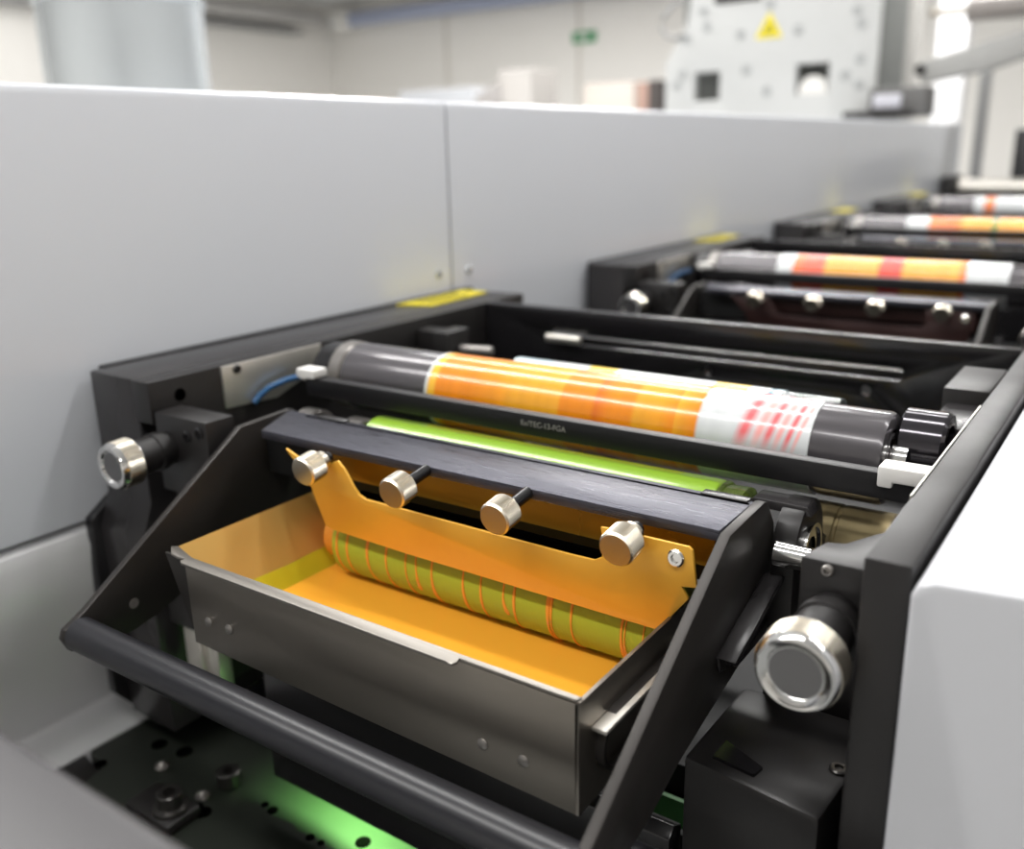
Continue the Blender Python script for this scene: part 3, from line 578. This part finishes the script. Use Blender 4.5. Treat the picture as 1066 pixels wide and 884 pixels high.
# ================================================================== BACKGROUND
t = thing('machine_cabinet', 'tall light grey machine cabinet with two square openings and yellow warning triangle', 'machine', (-8.5, 24, -8.67))
cy = 23.0
def rect(px0, py0, px1, py1, y=cy):
    a = bgp(px0, py0, y); b = bgp(px1, py1, y); return [(a.x, b.z), (b.x, b.z), (b.x, a.z), (a.x, a.z)]
A = bgp(692, 110, cy); Bq = bgp(908, 110, cy); zt = 5.2
out = [(A.x, -8.67), (Bq.x, -8.67), (Bq.x, 3.5), (Bq.x-.4, zt), (A.x+.9, zt), (A.x+.55, 2.9), (A.x, 2.0)]
bm = BM(); prism_y(bm, out, cy, cy+.25, [rect(723, 76, 748, 104), rect(829, 67, 861, 97)], bev=.03); face = obj('front_plate', bm, CABG, t)
bm = BM(); box(bm, A.x+.1, Bq.x-.1, cy+.8, cy+3.5, -8.67, zt-.2, .05); obj('cabinet_body', bm, mat('cabinet_dark_inside', C3(110, 112, 110), .6), t)
q = bgp(844, 94, cy); bm = BM(); cyl(bm, (q.x, cy+.1, q.z), (0, 1, 0), .33, .5, .02, 32); obj('hub_disc', bm, WPLAS, t)
c0 = bgp(801, 27, cy); s = .33
bm = BM(); prism_y(bm, [(c0.x-s, c0.z-s*.8), (c0.x+s, c0.z-s*.8), (c0.x, c0.z+s*.95)], cy-.02, cy-.005); ws = obj('warning_sign', bm, YEL, t)
bm = BM(); s2 = s*.5; z_ = c0.z-.04; prism_y(bm, [(c0.x-s2, z_-s2*.8), (c0.x+s2, z_-s2*.8), (c0.x, z_+s2*.95)], cy-.026, cy-.021, [[(c0.x-s2*.55, z_-s2*.5), (c0.x+s2*.55, z_-s2*.5), (c0.x, z_+s2*.5)]]); obj('sign_symbol', bm, mat('sign_ink', C3(120, 110, 30), .6), ws)
for (px, py) in ((733, 12), (736, 28), (715, 41), (711, 78), (771, 36), (777, 73), (798, 95), (831, 31), (893, 10), (897, 24), (896, 61), (880, 78), (894, 88), (704, 89), (802, 4)):
    q = bgp(px, py, cy); bm = BM(); lathe(bm, [(0, .11), (.04, .11), (.05, .07), (.02, .06), (.02, 0)], (q.x, cy, q.z), (0, -1, 0), 20); obj('bolt', bm, mat('bolt_grey', C3(178, 180, 180), .5), face)
q = bgp(745, 2, cy); q2 = bgp(792, -4, cy); bm = BM(); box(bm, q.x, q2.x, cy-.06, cy, q.z-.05, q.z+.12); obj('vent_strip', bm, BLACK, face)
t = thing('hose_loop', 'thin dark hose looping off the left side of the grey cabinet', 'hose', tuple(bgp(700, 40, cy)))
pts = [tuple(bgp(a, b, cy-.1)) for a, b in ((712, 0), (700, 6), (691, 18), (689, 30), (694, 38), (704, 40), (712, 36))]
bm = BM(); tube(bm, pts, .05); obj('hose', bm, MIDG, t)
# columns and beams right of the cabinet
def bgbox(name, label, cat, px0, py0, px1, py1, y, dep, mt, grow=0, part='body', floor=False, group=None):
    a = bgp(px0, py0, y); b = bgp(px1, py1, y); z0 = -8.67 if floor else b.z
    t = thing(name, label, cat, ((a.x+b.x)/2, y+dep/2, z0), group)
    bm = BM(); box(bm, a.x, b.x, y, y+dep, z0, a.z, min(.05, abs(b.x-a.x)*.1)); obj(part, bm, mt, t); return t
bgbox('machine_column', 'pale grey column close to the right side of the grey cabinet', 'column', 909, -30, 925, 120, 25, .6, CABG, floor=True)
bgbox('machine_column', 'grey column standing left of the slanting beam', 'column', 932, -30, 946, 120, 26, .6, mat('col_grey', C3(190, 188, 184), .5), floor=True)
bgbox('machine_column', 'white column behind the slanting grey beam', 'column', 982, -30, 998, 125, 30, .8, WHITE, floor=True)
bgbox('machine_column', 'thin grey post below the slanting grey beam', 'column', 1021, 70, 1027, 125, 26, .2, MIDG, floor=True)
t = thing('slanting_beam', 'grey flat beam slanting up to the right beyond the press', 'beam', tuple(bgp(960, 80, 24)))
P = [bgp(a, b, 24) for a, b in ((953, 66), (1010, 48), (1090, 24), (1090, 50), (1030, 72), (958, 87))]
bm = BM(); prism_y(bm, [(p.x, p.z) for p in P], 24, 24.5, bev=.04); sb = obj('beam', bm, mat('beam_grey', C3(176, 176, 174), .5), t)
q = bgp(958, 73, 24); bm = BM(); lathe(bm, [(0, .12), (.06, .12), (.06, 0)], (q.x, 24, q.z), (0, -1, 0), 20); obj('pivot_bolt', bm, BLACK, sb)
t = thing('pneumatic_cylinder', 'brownish grey cylinder with thin rod at the top right corner', 'cylinder', tuple(bgp(1030, 8, 24)))
a = bgp(1008, 10, 24); bm = BM(); lathe(bm, [(0, 0), (0, .26), (4, .26), (4, 0)], a, (1, 0, 0), 32); obj('barrel', bm, mat('cyl_grey', C3(150, 144, 140), .45), t)
a = bgp(968, 14, 24); bm = BM(); lathe(bm, [(0, 0), (0, .07), (1.1, .07), (1.1, 0)], a, (1, 0, .0), 16); obj('rod', bm, mat('rod_brown', C3(150, 140, 124), .4), t)
t = bgbox('control_box', 'dark control box with pale display on top of the far white panel', 'control box', 905, 92, 964, 121, 22.5, .8, mat('box_grey', C3(96, 95, 94), .5), part='casing')
a = bgp(910, 99, 22.5); b = bgp(938, 112, 22.5); bm = BM(); box(bm, a.x, b.x, 22.44, 22.5, b.z, a.z, .02); obj('display', bm, mat('disp', C3(205, 205, 214), .3), t)
a = bgp(880, 117, 22.4); b = bgp(950, 121, 22.4); bm = BM(); box(bm, a.x, b.x, 22.2, 22.9, b.z, a.z); obj('base', bm, HOUS, t)
# things behind the panel on the left
def drum():
    y = 6.6; a = bgp(41, 60, y); b = bgp(219, 60, y); cx = -9.75; r = .872; zt_ = bgp(120, 0, y).z-.02
    t = thing('steel_drum', 'large shiny galvanised steel drum behind the white panel at upper left', 'drum', (cx, y, -8.67))
    bm = BM(); lathe(bm, [(0, 0), (0, r*1.04), (zt_+8.67-.08, r*.99), (zt_+8.67-.05, r*1.02), (zt_+8.67, r*1.02), (zt_+8.67, r*.97), (zt_+8.6, r*.96), (zt_+8.6, 0)], (cx, y, -8.67), (0, 0, 1), 96); obj('shell', bm, GALV, t)
    bm = BM()
    for z in (-6.5, -3.5, -.6): lathe(bm, [(0, r), (.05, r*1.05), (.1, r)], (cx, y, z), (0, 0, 1), 96)
    obj('rib', bm, GALV, t)
drum()
t = thing('ceiling_pipe', 'grey lagged pipe running along the left wall under the ceiling', 'pipe', (-55, 20, 9.4))
bm = BM(); lathe(bm, [(0, 0), (0, .55), (66, .55), (66, 0)], (-55.2, -12, 9.6), (0, 1, 0), 24); obj('pipe', bm, mat('pipe_grey', C3(196, 194, 192), .4, metal=.3), t)
t = thing('ceiling_pipe', 'bluish pipe running along the back wall under the ceiling', 'pipe', (-30, 55, 9.4))
bm = BM(); lathe(bm, [(0, 0), (0, .5), (70, .5), (70, 0)], (-54.5, 55.0, 9.6), (1, 0, 0), 24); obj('pipe', bm, PIPEB, t)
bm = BM(); lathe(bm, [(0, 0), (0, .8), (1.4, .8), (1.4, 0)], (-54.0, 54.9, 9.6), (1, 0, 0), 24); obj('coupling', bm, WPLAS, t, label='bright white pipe coupling')
t = thing('pipe_shadow_strip', 'dark strip standing in for the shadow below the left wall pipe', 'shadow strip', (-54, 20, 8.6))
bm = BM(); box(bm, -55.9, -54.6, -12, 52, 8.55, 8.75); obj('tray', bm, MIDG, t)  # grey strip put in as the dark shadow band under the pipe
# low machines glimpsed over the panel
t = bgbox('floor_machine', 'grey blurred machine top seen over the white panel', 'machine', 519, 74, 553, 112, 34, 2, mat('mach_grey', C3(168, 164, 160), .6), floor=True)
P = [bgp(a, b, 33.9) for a, b in ((494, 100), (519, 84), (522, 112), (494, 112))]
bm = BM(); prism_y(bm, [(p.x, p.z) for p in P], 33.9, 35, bev=.05); obj('chute', bm, mat('chute_grey', C3(150, 146, 144), .6), t)
bgbox('packing_crate', 'pale low crate top left of the grey machine over the panel', 'crate', 415, 96, 494, 103, 36, 3, mat('table_grey', C3(170, 172, 176), .5), part='crate_body', floor=True)
bgbox('wall_cabinet', 'pale beige low cabinet left of the grey press cabinet', 'cabinet', 608, 88, 660, 125, 45, 2, mat('beige_cab', C3(176, 168, 160), .6), floor=True)
t = bgbox('electric_box', 'small dark red and black box beside the grey cabinet', 'box', 663, 86, 676, 125, 40, 1, mat('red_brown', C3(140, 112, 100), .6), floor=True)
a = bgp(676, 84, 40); b = bgp(688, 110, 40); bm = BM(); box(bm, a.x, b.x, 39.9, 41, -8.67, a.z); obj('dark_door', bm, mat('box_dark', C3(60, 54, 52), .6), t)
t = thing('exit_sign', 'tiny green exit sign on the back wall', 'sign', tuple(bgp(606, 38, 55.9)))
a = bgp(596, 34, 55.8); b = bgp(619, 43, 55.8); bm = BM(); box(bm, a.x, b.x, 55.8, 55.98, b.z, a.z); ex = obj('sign_board', bm, EXITG, t)
bm = BM(); mx = (a.x+b.x)/2; mz = (a.z+b.z)/2; prism_y(bm, [(mx-.35, mz-.12), (mx+.1, mz-.12), (mx+.1, mz-.25), (mx+.4, mz), (mx+.1, mz+.25), (mx+.1, mz+.12), (mx-.35, mz+.12)], 55.76, 55.79); obj('arrow', bm, WPLAS, ex)
